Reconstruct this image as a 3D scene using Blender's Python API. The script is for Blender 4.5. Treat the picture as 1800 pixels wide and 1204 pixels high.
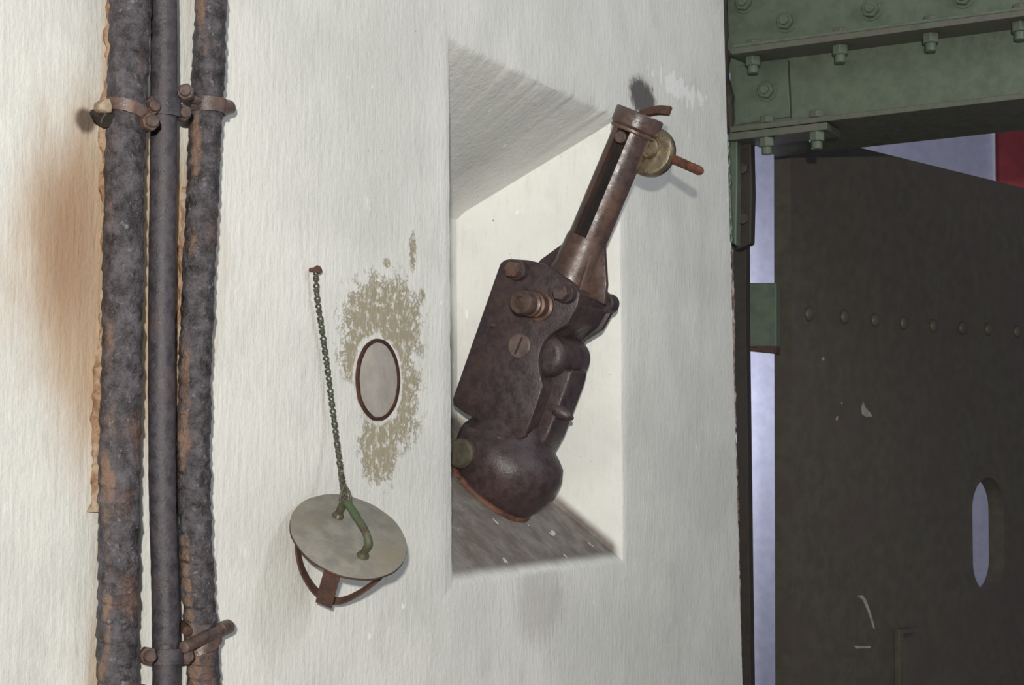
import bpy, bmesh, math, random
import numpy as np
from mathutils import Vector, Matrix, noise as mnoise
random.seed(7)
for o in list(bpy.data.objects): bpy.data.objects.remove(o)
scene = bpy.context.scene
COL = scene.collection

# ------------------------------------------------------------ camera
F = 3000.0
A_, P_, R_ = math.radians(26.5), math.radians(3.78), math.radians(0.45)
FW = Vector((math.cos(A_)*math.cos(P_), math.sin(A_)*math.cos(P_), math.sin(P_)))
RT0 = Vector((math.sin(A_), -math.cos(A_), 0)); UP0 = RT0.cross(FW)
RT = RT0*math.cos(R_) + UP0*math.sin(R_); UP = UP0*math.cos(R_) - RT0*math.sin(R_)
CAM = Vector((0, -1.2402, 1.45))
cd = bpy.data.cameras.new('camera'); cam = bpy.data.objects.new('camera', cd); COL.objects.link(cam)
m = Matrix((RT, UP, -FW)).transposed().to_4x4(); m.translation = CAM
cam.matrix_world = m
cd.sensor_width = 36; cd.lens = 36*F/1800; cd.clip_start = 0.02
scene.camera = cam

# ------------------------------------------------------------ world, lights, exposure
w = bpy.data.worlds.new('World'); scene.world = w; w.use_nodes = True
bg = w.node_tree.nodes['Background']; bg.inputs[0].default_value = (0.90, 0.94, 1.0, 1); bg.inputs[1].default_value = 0.30
vs = scene.view_settings
vs.view_transform = 'Standard'; vs.look = 'None'; vs.exposure = -0.14; vs.gamma = 1; vs.use_curve_mapping = False

def spot(name, loc, target, power, size, blend, radius, color):
    l = bpy.data.lights.new(name, 'SPOT'); l.energy = power; l.spot_size = size; l.spot_blend = blend
    l.shadow_soft_size = radius; l.color = color
    o = bpy.data.objects.new(name, l); COL.objects.link(o); o.location = loc
    o.rotation_euler = (Vector(target)-Vector(loc)).to_track_quat('-Z', 'Y').to_euler()
    return o
# photographer's flash, standing a little behind and above the lens
FLASH = CAM - Vector((FW.x, FW.y, 0)).normalized()*0.62 + Vector((0, 0, 0.16))
spot('camera_flash', FLASH, (3.9, -0.2, 1.62), 450, math.radians(78), 1.0, 0.025, (1.0, 0.955, 0.88))
# added fill light, unseen, above and to the right, brightens the wall's right end
al_ = bpy.data.lights.new('added_fill_light', 'AREA'); al_.shape = 'DISK'; al_.size = 0.7; al_.energy = 13; al_.color = (0.90, 0.95, 1.0)
alo = bpy.data.objects.new('added_fill_light', al_); COL.objects.link(alo); alo.location = (2.7, -1.9, 2.75)
alo.rotation_euler = (Vector((3.3, 0, 1.5))-alo.location).to_track_quat('-Z', 'Y').to_euler()
# daylight-coloured lamp of the room behind the steel door
bl = bpy.data.lights.new('back_room_lamp', 'POINT'); bl.energy = 75; bl.shadow_soft_size = 0.15; bl.color = (0.80, 0.86, 1.0)
blo = bpy.data.objects.new('back_room_lamp', bl); COL.objects.link(blo); blo.location = (7.45, 2.15, 1.75)

# ------------------------------------------------------------ pixel -> place
def ray(u, v): return FW + RT*((u-900)/F) + UP*((602-v)/F)
def onY(u, v, y=0.0):
    d = ray(u, v); return CAM + d*((y-CAM.y)/d.y)
def onX(u, v, x):
    d = ray(u, v); return CAM + d*((x-CAM.x)/d.x)
def onP(u, v, p, n):
    d = ray(u, v); return CAM + d*((Vector(p)-CAM).dot(n)/d.dot(n))

# ------------------------------------------------------------ node helpers
class S:
    """socket with arithmetic"""
    def __init__(s, nt, sock): s.nt, s.s = nt, sock
    def _m(s, op, b=None, c=None, clamp=False):
        n = s.nt.nodes.new('ShaderNodeMath'); n.operation = op; n.use_clamp = clamp
        for i, q in enumerate((s, b, c)):
            if q is None: continue
            if isinstance(q, S): s.nt.links.new(q.s, n.inputs[i])
            else: n.inputs[i].default_value = q
        return S(s.nt, n.outputs[0])
    def __add__(s, b): return s._m('ADD', b)
    def __sub__(s, b): return s._m('SUBTRACT', b)
    def __mul__(s, b): return s._m('MULTIPLY', b)
    def __truediv__(s, b): return s._m('DIVIDE', b)
    def sqrt(s): return s._m('SQRT')
    def abs(s): return s._m('ABSOLUTE')
    def max(s, b): return s._m('MAXIMUM', b)
    def min(s, b): return s._m('MINIMUM', b)
    def inv(s): return (s*-1.0)+1.0
    def step(s, lo, hi, t0=0.0, t1=1.0):
        n = s.nt.nodes.new('ShaderNodeMapRange'); n.interpolation_type = 'SMOOTHSTEP'
        s.nt.links.new(s.s, n.inputs['Value'])
        n.inputs['From Min'].default_value = lo; n.inputs['From Max'].default_value = hi
        n.inputs['To Min'].default_value = t0; n.inputs['To Max'].default_value = t1
        return S(s.nt, n.outputs[0])

class Mat:
    def __init__(s, name):
        s.m = bpy.data.materials.new(name); s.m.use_nodes = True; s.nt = s.m.node_tree
        s.b = s.nt.nodes['Principled BSDF']
        g = s.nt.nodes.new('ShaderNodeNewGeometry'); s.pos = g.outputs['Position']
        x = s.nt.nodes.new('ShaderNodeSeparateXYZ'); s.nt.links.new(s.pos, x.inputs[0])
        s.x, s.y, s.z = (S(s.nt, x.outputs[i]) for i in range(3))
    def noise(s, scale, detail=4, rough=0.55, stretch=(1, 1, 1), off=(0, 0, 0), dist=0.0):
        mp = s.nt.nodes.new('ShaderNodeMapping'); s.nt.links.new(s.pos, mp.inputs[0])
        mp.inputs['Scale'].default_value = stretch; mp.inputs['Location'].default_value = off
        n = s.nt.nodes.new('ShaderNodeTexNoise'); s.nt.links.new(mp.outputs[0], n.inputs['Vector'])
        n.inputs['Scale'].default_value = scale; n.inputs['Detail'].default_value = detail
        n.inputs['Roughness'].default_value = rough; n.inputs['Distortion'].default_value = dist
        return S(s.nt, n.outputs['Fac'])
    def mix(s, a, b, f):
        n = s.nt.nodes.new('ShaderNodeMix'); n.data_type = 'RGBA'
        for k, q in ((6, a), (7, b)):
            if isinstance(q, S): s.nt.links.new(q.s, n.inputs[k])
            else: n.inputs[k].default_value = (*q, 1)
        if isinstance(f, S): s.nt.links.new(f.s, n.inputs[0])
        else: n.inputs[0].default_value = f
        return S(s.nt, n.outputs[2])
    def set(s, key, v):
        i = s.b.inputs[key]
        if isinstance(v, S): s.nt.links.new(v.s, i)
        elif isinstance(v, tuple): i.default_value = (*v, 1)
        else: i.default_value = v
        return s
    def bump(s, h, strength=0.5, dist=0.01):
        n = s.nt.nodes.new('ShaderNodeBump'); n.inputs['Strength'].default_value = strength
        n.inputs['Distance'].default_value = dist
        s.nt.links.new(h.s, n.inputs['Height']); s.nt.links.new(n.outputs[0], s.b.inputs['Normal'])
        return s
    def ell(s, c, rx, rz):
        dx = (s.x-c[0])*(1/rx); dz = (s.z-c[2])*(1/rz)
        return (dx*dx+dz*dz).sqrt()

def metal(name, base, dark, rust, rust_amt=0.45, rough=0.45, scale=40, bump=0.35, spec=0.5, met=0.0):
    M = Mat(name)
    a = M.noise(scale, 6, 0.65); b = M.noise(scale*0.25, 4, 0.6, off=(3, 1, 7))
    c = M.mix(dark, base, a.step(0.35, 0.65))
    c = M.mix(c, rust, b.step(1-rust_amt-0.12, 1-rust_amt+0.14)*a.step(0.3, 0.7, 0.35, 1.0))
    M.set('Base Color', c).set('Roughness', a.step(0.3, 0.7, rough-0.1, rough+0.15)).set('Metallic', met)
    M.set('Specular IOR Level', spec)
    M.bump(M.noise(scale*4, 5, 0.65)*0.6 + a, bump, 0.002)
    return M.m

# --- plaster
def plaster():
    M = Mat('plaster')
    n1 = M.noise(3.2, 5, 0.6); nf = M.noise(95, 5, 0.65); nv = M.noise(110, 4, 0.6, stretch=(1, 1, 0.16))
    nm = M.noise(22, 5, 0.65); nb = M.noise(9, 5, 0.6, stretch=(1, 1, 0.35))
    c = M.mix((0.66, 0.66, 0.62), (0.77, 0.765, 0.72), n1.step(0.35, 0.65))
    c = M.mix(c, (0.60, 0.60, 0.56), nv.step(0.52, 0.75, 0, 0.45))
    c = M.mix(c, (0.86, 0.86, 0.83), nm.step(0.62, 0.72, 0, 0.5))
    sm = M.noise(7, 6, 0.7, stretch=(1, 1, 0.5), off=(2, 6, 3))
    c = M.mix(c, (0.52, 0.515, 0.475), sm.step(0.50, 0.75, 0, 0.55))
    # whitewash flakes
    fl = M.noise(30, 3, 0.5, stretch=(1, 1, 0.55), off=(5, 2, 1))
    c = M.mix(c, (0.90, 0.90, 0.88), fl.step(0.71, 0.73, 0, 0.9))
    # rust wash around the pipes
    z0 = onY(120, 480).z
    d1 = M.ell(onY(215, 490), onY(400, 490).x-onY(215, 490).x, 0.23) + (nb-0.5)*0.9
    c = M.mix(c, (0.45, 0.31, 0.19), d1.step(0.55, 1.15, 0.85, 0))
    d1 = M.ell(onY(118, 420), 0.055, 0.13) + (nb-0.5)*0.7
    c = M.mix(c, (0.33, 0.205, 0.125), d1.step(0.2, 1.2, 0.8, 0))
    d1 = M.ell(onY(150, 212), 0.018, 0.016) + (nm-0.5)*0.6
    c = M.mix(c, (0.13, 0.095, 0.075), d1.step(0.6, 1.1, 0.95, 0))
    xx = (M.x-onY(178, 700).x).abs()
    c = M.mix(c, (0.50, 0.36, 0.23), xx.step(0.006, 0.02, 1, 0)*nb.step(0.4, 0.65)*0.7)
    # bare cement around the round plug
    def patch(u, v, ru, rv):
        p = onY(u, v); return M.ell(p, onY(u+ru, v).x-p.x, p.z-onY(u, v+rv).z)
    d2 = patch(675, 572, 74, 98).min(patch(690, 690, 54, 112)).min(patch(668, 780, 36, 80)).min(patch(628, 630, 36, 50)).min(patch(726, 440, 7, 40)).min(patch(680, 462, 7, 10)).min(patch(742, 520, 6, 14))
    ch = M.noise(70, 5, 0.7, off=(1, 4, 2))
    d2 = d2 + (ch-0.5)*2.1 + (nm-0.5)*1.1
    hole = (patch(664, 668, 45, 84) + (nm-0.5)*0.7).step(0.9, 1.0)
    c = M.mix(c, (0.335, 0.295, 0.205), d2.step(0.82, 0.94, 0.95, 0)*hole*ch.step(0.36, 0.50))
    # soot smudge above the tube
    d3 = patch(1130, 172, 25, 37) + (nm-0.5)*0.9 + (nf-0.5)*0.8
    c = M.mix(c, (0.10, 0.09, 0.09), d3.step(0.6, 1.15, 0.95, 0))
    # scraped whitewash right of it
    d3 = patch(1200, 160, 52, 30) + (fl-0.5)*3.0
    c = M.mix(c, (0.92, 0.92, 0.90), d3.step(0.5, 0.6, 0.7, 0))
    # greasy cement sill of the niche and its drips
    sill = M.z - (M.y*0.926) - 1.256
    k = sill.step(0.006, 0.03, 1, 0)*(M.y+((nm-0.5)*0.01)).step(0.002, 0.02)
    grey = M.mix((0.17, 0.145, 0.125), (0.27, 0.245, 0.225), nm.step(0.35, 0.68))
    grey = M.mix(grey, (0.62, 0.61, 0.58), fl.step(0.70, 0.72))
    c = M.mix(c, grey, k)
    d4 = patch(950, 1050, 46, 95) + (nv-0.5)*1.6
    c = M.mix(c, (0.40, 0.375, 0.33), d4.step(0.5, 1.2, 0.55, 0)*M.y.step(-0.002, 0.004, 1, 0))
    # fine pitting
    pit = M.noise(140, 2, 0.4, off=(9, 9, 9))
    c = M.mix(c, (0.22, 0.19, 0.16), pit.step(0.775, 0.80, 0, 0.9))
    # crumbled paint on the corner edge
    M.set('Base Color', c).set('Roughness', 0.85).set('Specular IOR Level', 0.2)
    M.bump(nv*0.8 + nf*0.6 + nm*0.9 + nb*0.3 - d2.step(0.78, 0.96, 0.8, 0), 0.42, 0.004)
    return M.m
PLASTER = plaster()

def simple(name, col, rough=0.6, n=0.25, scale=25, bump=0.2, spec=0.4):
    M = Mat(name); a = M.noise(scale, 5, 0.6)
    M.set('Base Color', M.mix(tuple(v*(1-n) for v in col), tuple(min(1, v*(1+n)) for v in col), a.step(0.3, 0.7)))
    M.set('Roughness', rough).set('Specular IOR Level', spec); M.bump(a, bump, 0.003)
    return M.m

IRON = metal('oiled_iron', (0.060, 0.039, 0.041), (0.036, 0.024, 0.027), (0.072, 0.040, 0.032), 0.40, 0.42, 60, 0.35, 0.55)
TUBE = metal('brown_tube_steel', (0.075, 0.046, 0.040), (0.045, 0.029, 0.029), (0.11, 0.06, 0.042), 0.5, 0.36, 60, 0.22, 0.7)
BRONZE = metal('bronze', (0.125, 0.078, 0.06), (0.07, 0.045, 0.038), (0.19, 0.105, 0.07), 0.45, 0.40, 60, 0.2, 0.6, 0.25)
BRASS = metal('worn_brass', (0.33, 0.245, 0.13), (0.14, 0.10, 0.065), (0.20, 0.17, 0.125), 0.5, 0.36, 50, 0.3, 0.6, 0.65)
BOLT = metal('brown_bolt', (0.10, 0.065, 0.055), (0.05, 0.034, 0.032), (0.15, 0.075, 0.045), 0.45, 0.42, 70, 0.3, 0.6)
RUST = metal('rust', (0.088, 0.048, 0.038), (0.052, 0.030, 0.025), (0.12, 0.060, 0.04), 0.5, 0.75, 80, 0.7, 0.25)
RUSTR = metal('orange_rust', (0.115, 0.05, 0.03), (0.055, 0.028, 0.022), (0.18, 0.075, 0.04), 0.5, 0.75, 120, 0.9, 0.25)
REDRUST = metal('red_rust_ring', (0.125, 0.055, 0.037), (0.06, 0.03, 0.024), (0.22, 0.10, 0.06), 0.5, 0.55, 90, 0.6, 0.4)
GREEN = metal('green_paint', (0.090, 0.116, 0.080), (0.074, 0.096, 0.067), (0.10, 0.112, 0.082), 0.35, 0.45, 30, 0.25, 0.4)
GREENEDGE = metal('worn_green_edge', (0.088, 0.10, 0.072), (0.065, 0.078, 0.055), (0.10, 0.085, 0.075), 0.5, 0.5, 45, 0.4, 0.4)
JAMB = metal('dark_jamb_steel', (0.036, 0.031, 0.025), (0.026, 0.022, 0.019), (0.045, 0.030, 0.022), 0.35, 0.6, 40, 0.3, 0.3)
GREY = metal('grey_lid_paint', (0.225, 0.215, 0.185), (0.165, 0.16, 0.142), (0.185, 0.165, 0.115), 0.42, 0.6, 45, 0.25, 0.3)
WIRE = metal('green_brown_wire', (0.075, 0.07, 0.043), (0.05, 0.042, 0.032), (0.055, 0.085, 0.045), 0.5, 0.5, 45, 0.4, 0.5)
HANDLE = metal('chipped_green_handle', (0.075, 0.082, 0.043), (0.065, 0.045, 0.034), (0.045, 0.095, 0.04), 0.5, 0.45, 50, 0.35, 0.5)
PLUG = metal('pale_plug', (0.40, 0.37, 0.33), (0.33, 0.305, 0.28), (0.46, 0.38, 0.30), 0.4, 0.7, 30, 0.3, 0.25)

def cable_mat(name, side):
    M = Mat(name)
    a = M.noise(55, 6, 0.7); b = M.noise(14, 5, 0.65, stretch=(1, 1, 0.6)); g = M.noise(120, 3, 0.6)
    c = M.mix((0.018, 0.015, 0.017), (0.105, 0.094, 0.106), a.step(0.33, 0.70))
    c = M.mix(c, (0.13, 0.062, 0.035), b.step(0.52, 0.72, 0, 0.75))
    c = M.mix(c, (0.20, 0.19, 0.195), g.step(0.60, 0.74, 0, 0.75))
    # dried mortar left along the flank that was set into the plaster
    geo = M.nt.nodes.new('ShaderNodeNewGeometry'); sp = M.nt.nodes.new('ShaderNodeSeparateXYZ')
    M.nt.links.new(geo.outputs['Normal'], sp.inputs[0])
    nx = S(M.nt, sp.outputs[0])
    k = (nx*-1.0 + (b-0.5)*0.9*side).step(0.93, 1.06)
    c = M.mix(c, (0.205, 0.13, 0.09), k*0.8)
    M.set('Base Color', c).set('Roughness', a.step(0.3, 0.7, 0.42, 0.75)).set('Specular IOR Level', 0.5)
    M.bump(a*1.4 + g*0.6 + M.noise(35, 5, 0.7, stretch=(1, 1, 2.2))*1.2, 0.9, 0.004)
    return M.m
CABLE = cable_mat('tarred_cable', 1.0)
PIPE = metal('dark_pipe', (0.062, 0.054, 0.064), (0.030, 0.026, 0.031), (0.068, 0.046, 0.043), 0.4, 0.52, 70, 0.5, 0.5)

def door_mat():
    M = Mat('dark_door_paint')
    a = M.noise(30, 5, 0.6); b = M.noise(6, 4, 0.6)
    c = M.mix((0.070, 0.063, 0.049), (0.088, 0.080, 0.061), a.step(0.35, 0.65))
    c = M.mix(c, (0.078, 0.061, 0.055), b.step(0.45, 0.65, 0, 0.6))
    M.set('Base Color', c).set('Roughness', 0.5).set('Specular IOR Level', 0.35)
    M.bump(a, 0.25, 0.003)
    return M.m
DOOR = door_mat()
BLUEWALL = simple('bluish_whitewash', (0.50, 0.49, 0.56), 0.85, 0.08, 18, 0.3, 0.2)
REDP = simple('red_board_paint', (0.34, 0.05, 0.05), 0.6, 0.15, 18)
WHITEP = simple('white_border_paint', (0.8, 0.8, 0.82), 0.6, 0.05, 18)
FLOORM = simple('concrete_floor', (0.27, 0.26, 0.24), 0.9, 0.2, 8, 0.4)

# ------------------------------------------------------------ object helpers
WL = {}
def thing(name, loc, label, cat, group=None):
    o = bpy.data.objects.new(name, None); COL.objects.link(o); o.location = loc; o.empty_display_size = 0.05
    WL[o.name] = Vector(loc); tag(o, label, cat, group); return o
def tag(o, label=None, cat=None, group=None, kind=None):
    if label: o['label'] = label
    if cat: o['category'] = cat
    if group: o['group'] = group
    if kind: o['kind'] = kind
    return o
def link(name, me, mat, parent, loc, quat=None):
    o = bpy.data.objects.new(name, me); COL.objects.link(o)
    if mat and not me.materials: me.materials.append(mat)
    WL[o.name] = Vector(loc)
    if parent: o.parent = parent; o.location = Vector(loc) - WL[parent.name]
    else: o.location = loc
    if quat:
        o.rotation_mode = 'QUATERNION'; o.rotation_quaternion = quat
    return o
def obj(name, bm, mat, parent=None, smooth=None):
    """one mesh object from a bmesh in place coordinates, origin moved to its middle"""
    bmesh.ops.recalc_face_normals(bm, faces=bm.faces)
    lo = Vector([min(v.co[i] for v in bm.verts) for i in range(3)]); hi = Vector([max(v.co[i] for v in bm.verts) for i in range(3)])
    c = (lo+hi)/2
    bmesh.ops.translate(bm, verts=bm.verts, vec=-c)
    me = bpy.data.meshes.new(name); bm.to_mesh(me); bm.free()
    if smooth is not None:
        for p in me.polygons: p.use_smooth = True
        me.set_sharp_from_angle(angle=math.radians(smooth))
    return link(name, me, mat, parent, c)

def prism(pts, vec, bevel=0.0, bm=None, seg=2):
    b = bmesh.new()
    v1 = [b.verts.new(p) for p in pts]; v2 = [b.verts.new(Vector(p)+Vector(vec)) for p in pts]
    n = len(pts)
    b.faces.new(v1); b.faces.new(v2[::-1])
    for i in range(n): b.faces.new((v1[i], v2[i], v2[(i+1) % n], v1[(i+1) % n]))
    bmesh.ops.recalc_face_normals(b, faces=b.faces)
    if bevel: bmesh.ops.bevel(b, geom=list(b.edges), offset=bevel, segments=seg, affect='EDGES', profile=0.5, clamp_overlap=True)
    return merge(bm, b)
def merge(bm, b):
    if bm is None: return b
    me = bpy.data.meshes.new('tmp'); b.to_mesh(me); b.free(); bm.from_mesh(me); bpy.data.meshes.remove(me); return bm
def frame(n, ref=Vector((1, 0, 0))):
    n = Vector(n).normalized()
    if abs(n.dot(ref)) > 0.95: ref = Vector((0, 0, 1))
    a = (ref - n*ref.dot(n)).normalized(); return a, n.cross(a)
def loft(rings, segs=32, bm=None, caps=True):
    """rings: (centre, normal, radius)"""
    b = bmesh.new(); L = []
    for c, n, r in rings:
        p, q = frame(n)
        L.append([b.verts.new(Vector(c) + p*(r*math.cos(2*math.pi*k/segs)) + q*(r*math.sin(2*math.pi*k/segs))) for k in range(segs)])
    for i in range(len(L)-1):
        for k in range(segs): b.faces.new((L[i][k], L[i][(k+1) % segs], L[i+1][(k+1) % segs], L[i+1][k]))
    if caps: b.faces.new(L[0][::-1]); b.faces.new(L[-1])
    return merge(bm, b)
def cyl(p0, p1, r, segs=24, bev=0.0, bm=None, r1=None):
    p0, p1 = Vector(p0), Vector(p1); n = (p1-p0); l = n.length; n.normalize(); r1 = r if r1 is None else r1
    if bev: R = [(p0, n, r-bev), (p0+n*bev, n, r), (p1-n*bev, n, r1), (p1, n, r1-bev)]
    else: R = [(p0, n, r), (p1, n, r1)]
    return loft(R, segs, bm)
def smoothpath(pts, k=8):
    pts = [Vector(p) for p in pts]; out = []
    for i in range(len(pts)-1):
        p0 = pts[max(i-1, 0)]; p1 = pts[i]; p2 = pts[i+1]; p3 = pts[min(i+2, len(pts)-1)]
        for j in range(k):
            t = j/k
            out.append(0.5*((2*p1)+(p2-p0)*t+(2*p0-5*p1+4*p2-p3)*t*t+(3*p1-p0-3*p2+p3)*t**3))
    out.append(pts[-1]); return out
def pathtube(pts, r, segs=12, bm=None, k=8, rf=None):
    P = smoothpath(pts, k) if k > 1 else [Vector(p) for p in pts]
    b = bmesh.new(); L = []; a = None; s = 0.0
    for i, p in enumerate(P):
        t = (P[min(i+1, len(P)-1)] - P[max(i-1, 0)]).normalized()
        if a is None: a, _ = frame(t)
        a = (a - t*a.dot(t)).normalized(); q = t.cross(a)
        if i: s += (P[i]-P[i-1]).length
        ring = []
        for kk in range(segs):
            th = 2*math.pi*kk/segs
            rr = r if rf is None else rf(s, th, p)
            ring.append(b.verts.new(p + a*(rr*math.cos(th)) + q*(rr*math.sin(th))))
        L.append(ring)
    for i in range(len(L)-1):
        for kk in range(segs): b.faces.new((L[i][kk], L[i][(kk+1) % segs], L[i+1][(kk+1) % segs], L[i+1][kk]))
    b.faces.new(L[0][::-1]); b.faces.new(L[-1])
    return merge(bm, b)
def strap(pts, wdir, width, thick, bm=None, k=6):
    """flat bar swept along pts, wide along wdir"""
    P = smoothpath(pts, k); b = bmesh.new(); L = []; wd = Vector(wdir).normalized()
    for i, p in enumerate(P):
        t = (P[min(i+1, len(P)-1)] - P[max(i-1, 0)]).normalized()
        q = t.cross(wd).normalized()
        L.append([b.verts.new(p + wd*(sx*width/2) + q*(sy*thick/2)) for sx, sy in ((-1, -1), (1, -1), (1, 1), (-1, 1))])
    for i in range(len(L)-1):
        for kk in range(4): b.faces.new((L[i][kk], L[i][(kk+1) % 4], L[i+1][(kk+1) % 4], L[i+1][kk]))
    b.faces.new(L[0][::-1]); b.faces.new(L[-1])
    return merge(bm, b)
def box(lo, hi, bevel=0.0, bm=None):
    x0, y0, z0 = lo; x1, y1, z1 = hi
    return prism([(x0, y0, z0), (x1, y0, z0), (x1, y1, z0), (x0, y1, z0)], (0, 0, z1-z0), bevel, bm)
Zq = lambda ax: Vector((0, 0, 1)).rotation_difference(Vector(ax).normalized())

def polyhit(c, th, poly):
    d = (math.cos(th), math.sin(th)); best = None
    for i in range(len(poly)):
        x1, y1 = poly[i][0]-c[0], poly[i][1]-c[1]; x2, y2 = poly[(i+1) % len(poly)][0]-c[0], poly[(i+1) % len(poly)][1]-c[1]
        ex, ey = x2-x1, y2-y1; den = d[0]*ey-d[1]*ex
        if abs(den) < 1e-12: continue
        t = (x1*ey-y1*ex)/den; s = (x1*d[1]-y1*d[0])/den
        if t > 0 and -1e-6 <= s <= 1+1e-6 and (best is None or t < best): best = t
    return (c[0]+d[0]*best, c[1]+d[1]*best)
def angles(c, polys, n):
    A = [2*math.pi*i/n - math.pi for i in range(n)]
    for p in polys:
        for q in p: A.append(math.atan2(q[1]-c[1], q[0]-c[0]))
    A.sort(); out = [A[0]]
    for a in A[1:]:
        if a-out[-1] > 1e-4: out.append(a)
    return out

# ------------------------------------------------------------ the setting
NX0, NX1, NZ0, NZ1 = 2.279, 2.947, 1.256, 2.085          # niche mouth
BX0, BX1, BZ0, BZ1, BY = 2.42, 2.806, 1.506, 1.897, 0.27   # niche back
def corner_x(z): return 3.53 + (2.3046-z)*0.082
def build_wall():
    outer = [(-1.6, 0.0), (corner_x(0.0), 0.0), (corner_x(3.0), 3.0), (-1.6, 3.0)]
    mouth = [(NX0, NZ0), (NX1, NZ0), (NX1, NZ1), (NX0, NZ1)]
    back = [(BX0, BZ0), (BX1, BZ0), (BX1, BZ1), (BX0, BZ1)]
    c = ((NX0+NX1)/2, (NZ0+NZ1)/2)
    A = angles(c, [outer, mouth], 420)
    # the niche corners are taken at matching angles, so each reveal stays flat
    bm = bmesh.new(); loops = []
    def lp(f): loops.append([bm.verts.new(f(t)) for t in A])
    def wob(p, k, s): return mnoise.noise(Vector((p[0]*s, k, p[1]*s)))
    def at(t, e, y, j):
        p = polyhit(c, t, mouth)
        # same edge parameter carried to the back rectangle
        fx = (p[0]-NX0)/(NX1-NX0); fz = (p[1]-NZ0)/(NZ1-NZ0)
        q = (BX0+fx*(BX1-BX0), BZ0+fz*(BZ1-BZ0))
        g = y/BY
        x = p[0]*(1-g)+q[0]*g; z = p[1]*(1-g)+q[1]*g
        top = 2.2 if (fz > 0.999) else 1.0
        ww = (wob(p, 1.3, 30)*0.6+wob(p, 4.1, 90)*0.4)*j*top
        return (x+(p[0]-c[0])*e+(ww if fx in (0, 1) or fx < 1e-3 or fx > 0.999 else 0), y, z+(p[1]-c[1])*e+(ww if fz < 1e-3 or fz > 0.999 else 0))
    lp(lambda t: (lambda p: (p[0], 0.55, p[1]))(polyhit(c, t, outer)))
    lp(lambda t: (lambda p: (p[0], 0.0, p[1]))(polyhit(c, t, outer)))
    lp(lambda t: at(t, 0.10, 0.0, 0))
    lp(lambda t: at(t, 0.014, 0.0, 0.002))
    lp(lambda t: at(t, 0.004, 0.0015, 0.003))
    lp(lambda t: at(t, 0.0, 0.006, 0.003))
    lp(lambda t: at(t, 0.0, 0.03, 0.001))
    lp(lambda t: at(t, 0.0, 0.15, 0))
    lp(lambda t: at(t, 0.0, BY-0.012, 0))
    lp(lambda t: at(t, -0.02, BY, 0))
    n = len(A)
    for i in range(len(loops)-1):
        for k in range(n): bm.faces.new((loops[i][k], loops[i][(k+1) % n], loops[i+1][(k+1) % n], loops[i+1][k]))
    bm.faces.new(loops[-1]); bm.faces.new(loops[0])
    for L_ in loops[3:]:
        for v in L_: v.co.x -= (v.co.z-(NZ0+NZ1)/2)*0.034        # the mouth was cut a little out of plumb
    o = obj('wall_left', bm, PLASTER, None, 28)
    tag(o, 'whitewashed plaster wall with a deep splayed niche, rust stains around its pipes', 'wall', kind='structure')
    return o
WALL = build_wall()
fl = obj('floor', box((-1.8, -3.2, -0.1), (8.2, 3.3, -0.001)), FLOORM); tag(fl, 'grey concrete floor below the whitewashed wall', 'floor', kind='structure')
XB = 8.0
bw = obj('wall_back', box((XB, -2.7, 0), (XB+0.15, 3.2, 3.6)), BLUEWALL); tag(bw, 'bluish white wall of the room seen past the steel door', 'wall', kind='structure')

cl = obj('ceiling', box((3.70, -2.7, 3.5), (XB+0.15, 3.2, 3.6)), BLUEWALL); tag(cl, 'whitewashed ceiling of the room behind the steel door', 'ceiling', kind='structure')
sw_ = obj('wall_right', box((3.70, -2.8, 0), (XB, -2.7, 3.5)), BLUEWALL); tag(sw_, 'side wall of the room behind the steel door, right', 'wall', kind='structure')
sw_ = obj('wall_far_side', box((3.72, 3.2, 0), (XB+0.15, 3.3, 3.6)), BLUEWALL); tag(sw_, 'side wall of the room behind the steel door, left', 'wall', kind='structure')
sw_ = obj('wall_inner', box((3.75, 0.56, 0), (3.85, 3.2, 3.5)), BLUEWALL); tag(sw_, 'inner end wall between corridor and room behind the steel door', 'wall', kind='structure')
# red board on the far wall
pb = [onX(1747, 240, XB-0.012), onX(1752, 318, XB-0.012)]
rb = thing('wall_board', onX(1860, 300, XB), 'red board with white edge strip, seen above the dark steel door', 'board')
y0 = onX(1747, 280, XB).y; zt = onX(1800, 205, XB).z; zb = onX(1800, 420, XB).z
obj('board', box((XB-0.02, y0-1.1, zb), (XB, y0-0.012, zt)), REDP, rb)
obj('edge_strip', prism([(XB-0.024, y0-0.012, zb), (XB-0.024, y0+0.002, zb), (XB-0.024, y0+0.004, zt), (XB-0.024, y0-0.012, zt)], (0.022, 0, 0)), WHITEP, rb)

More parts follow.
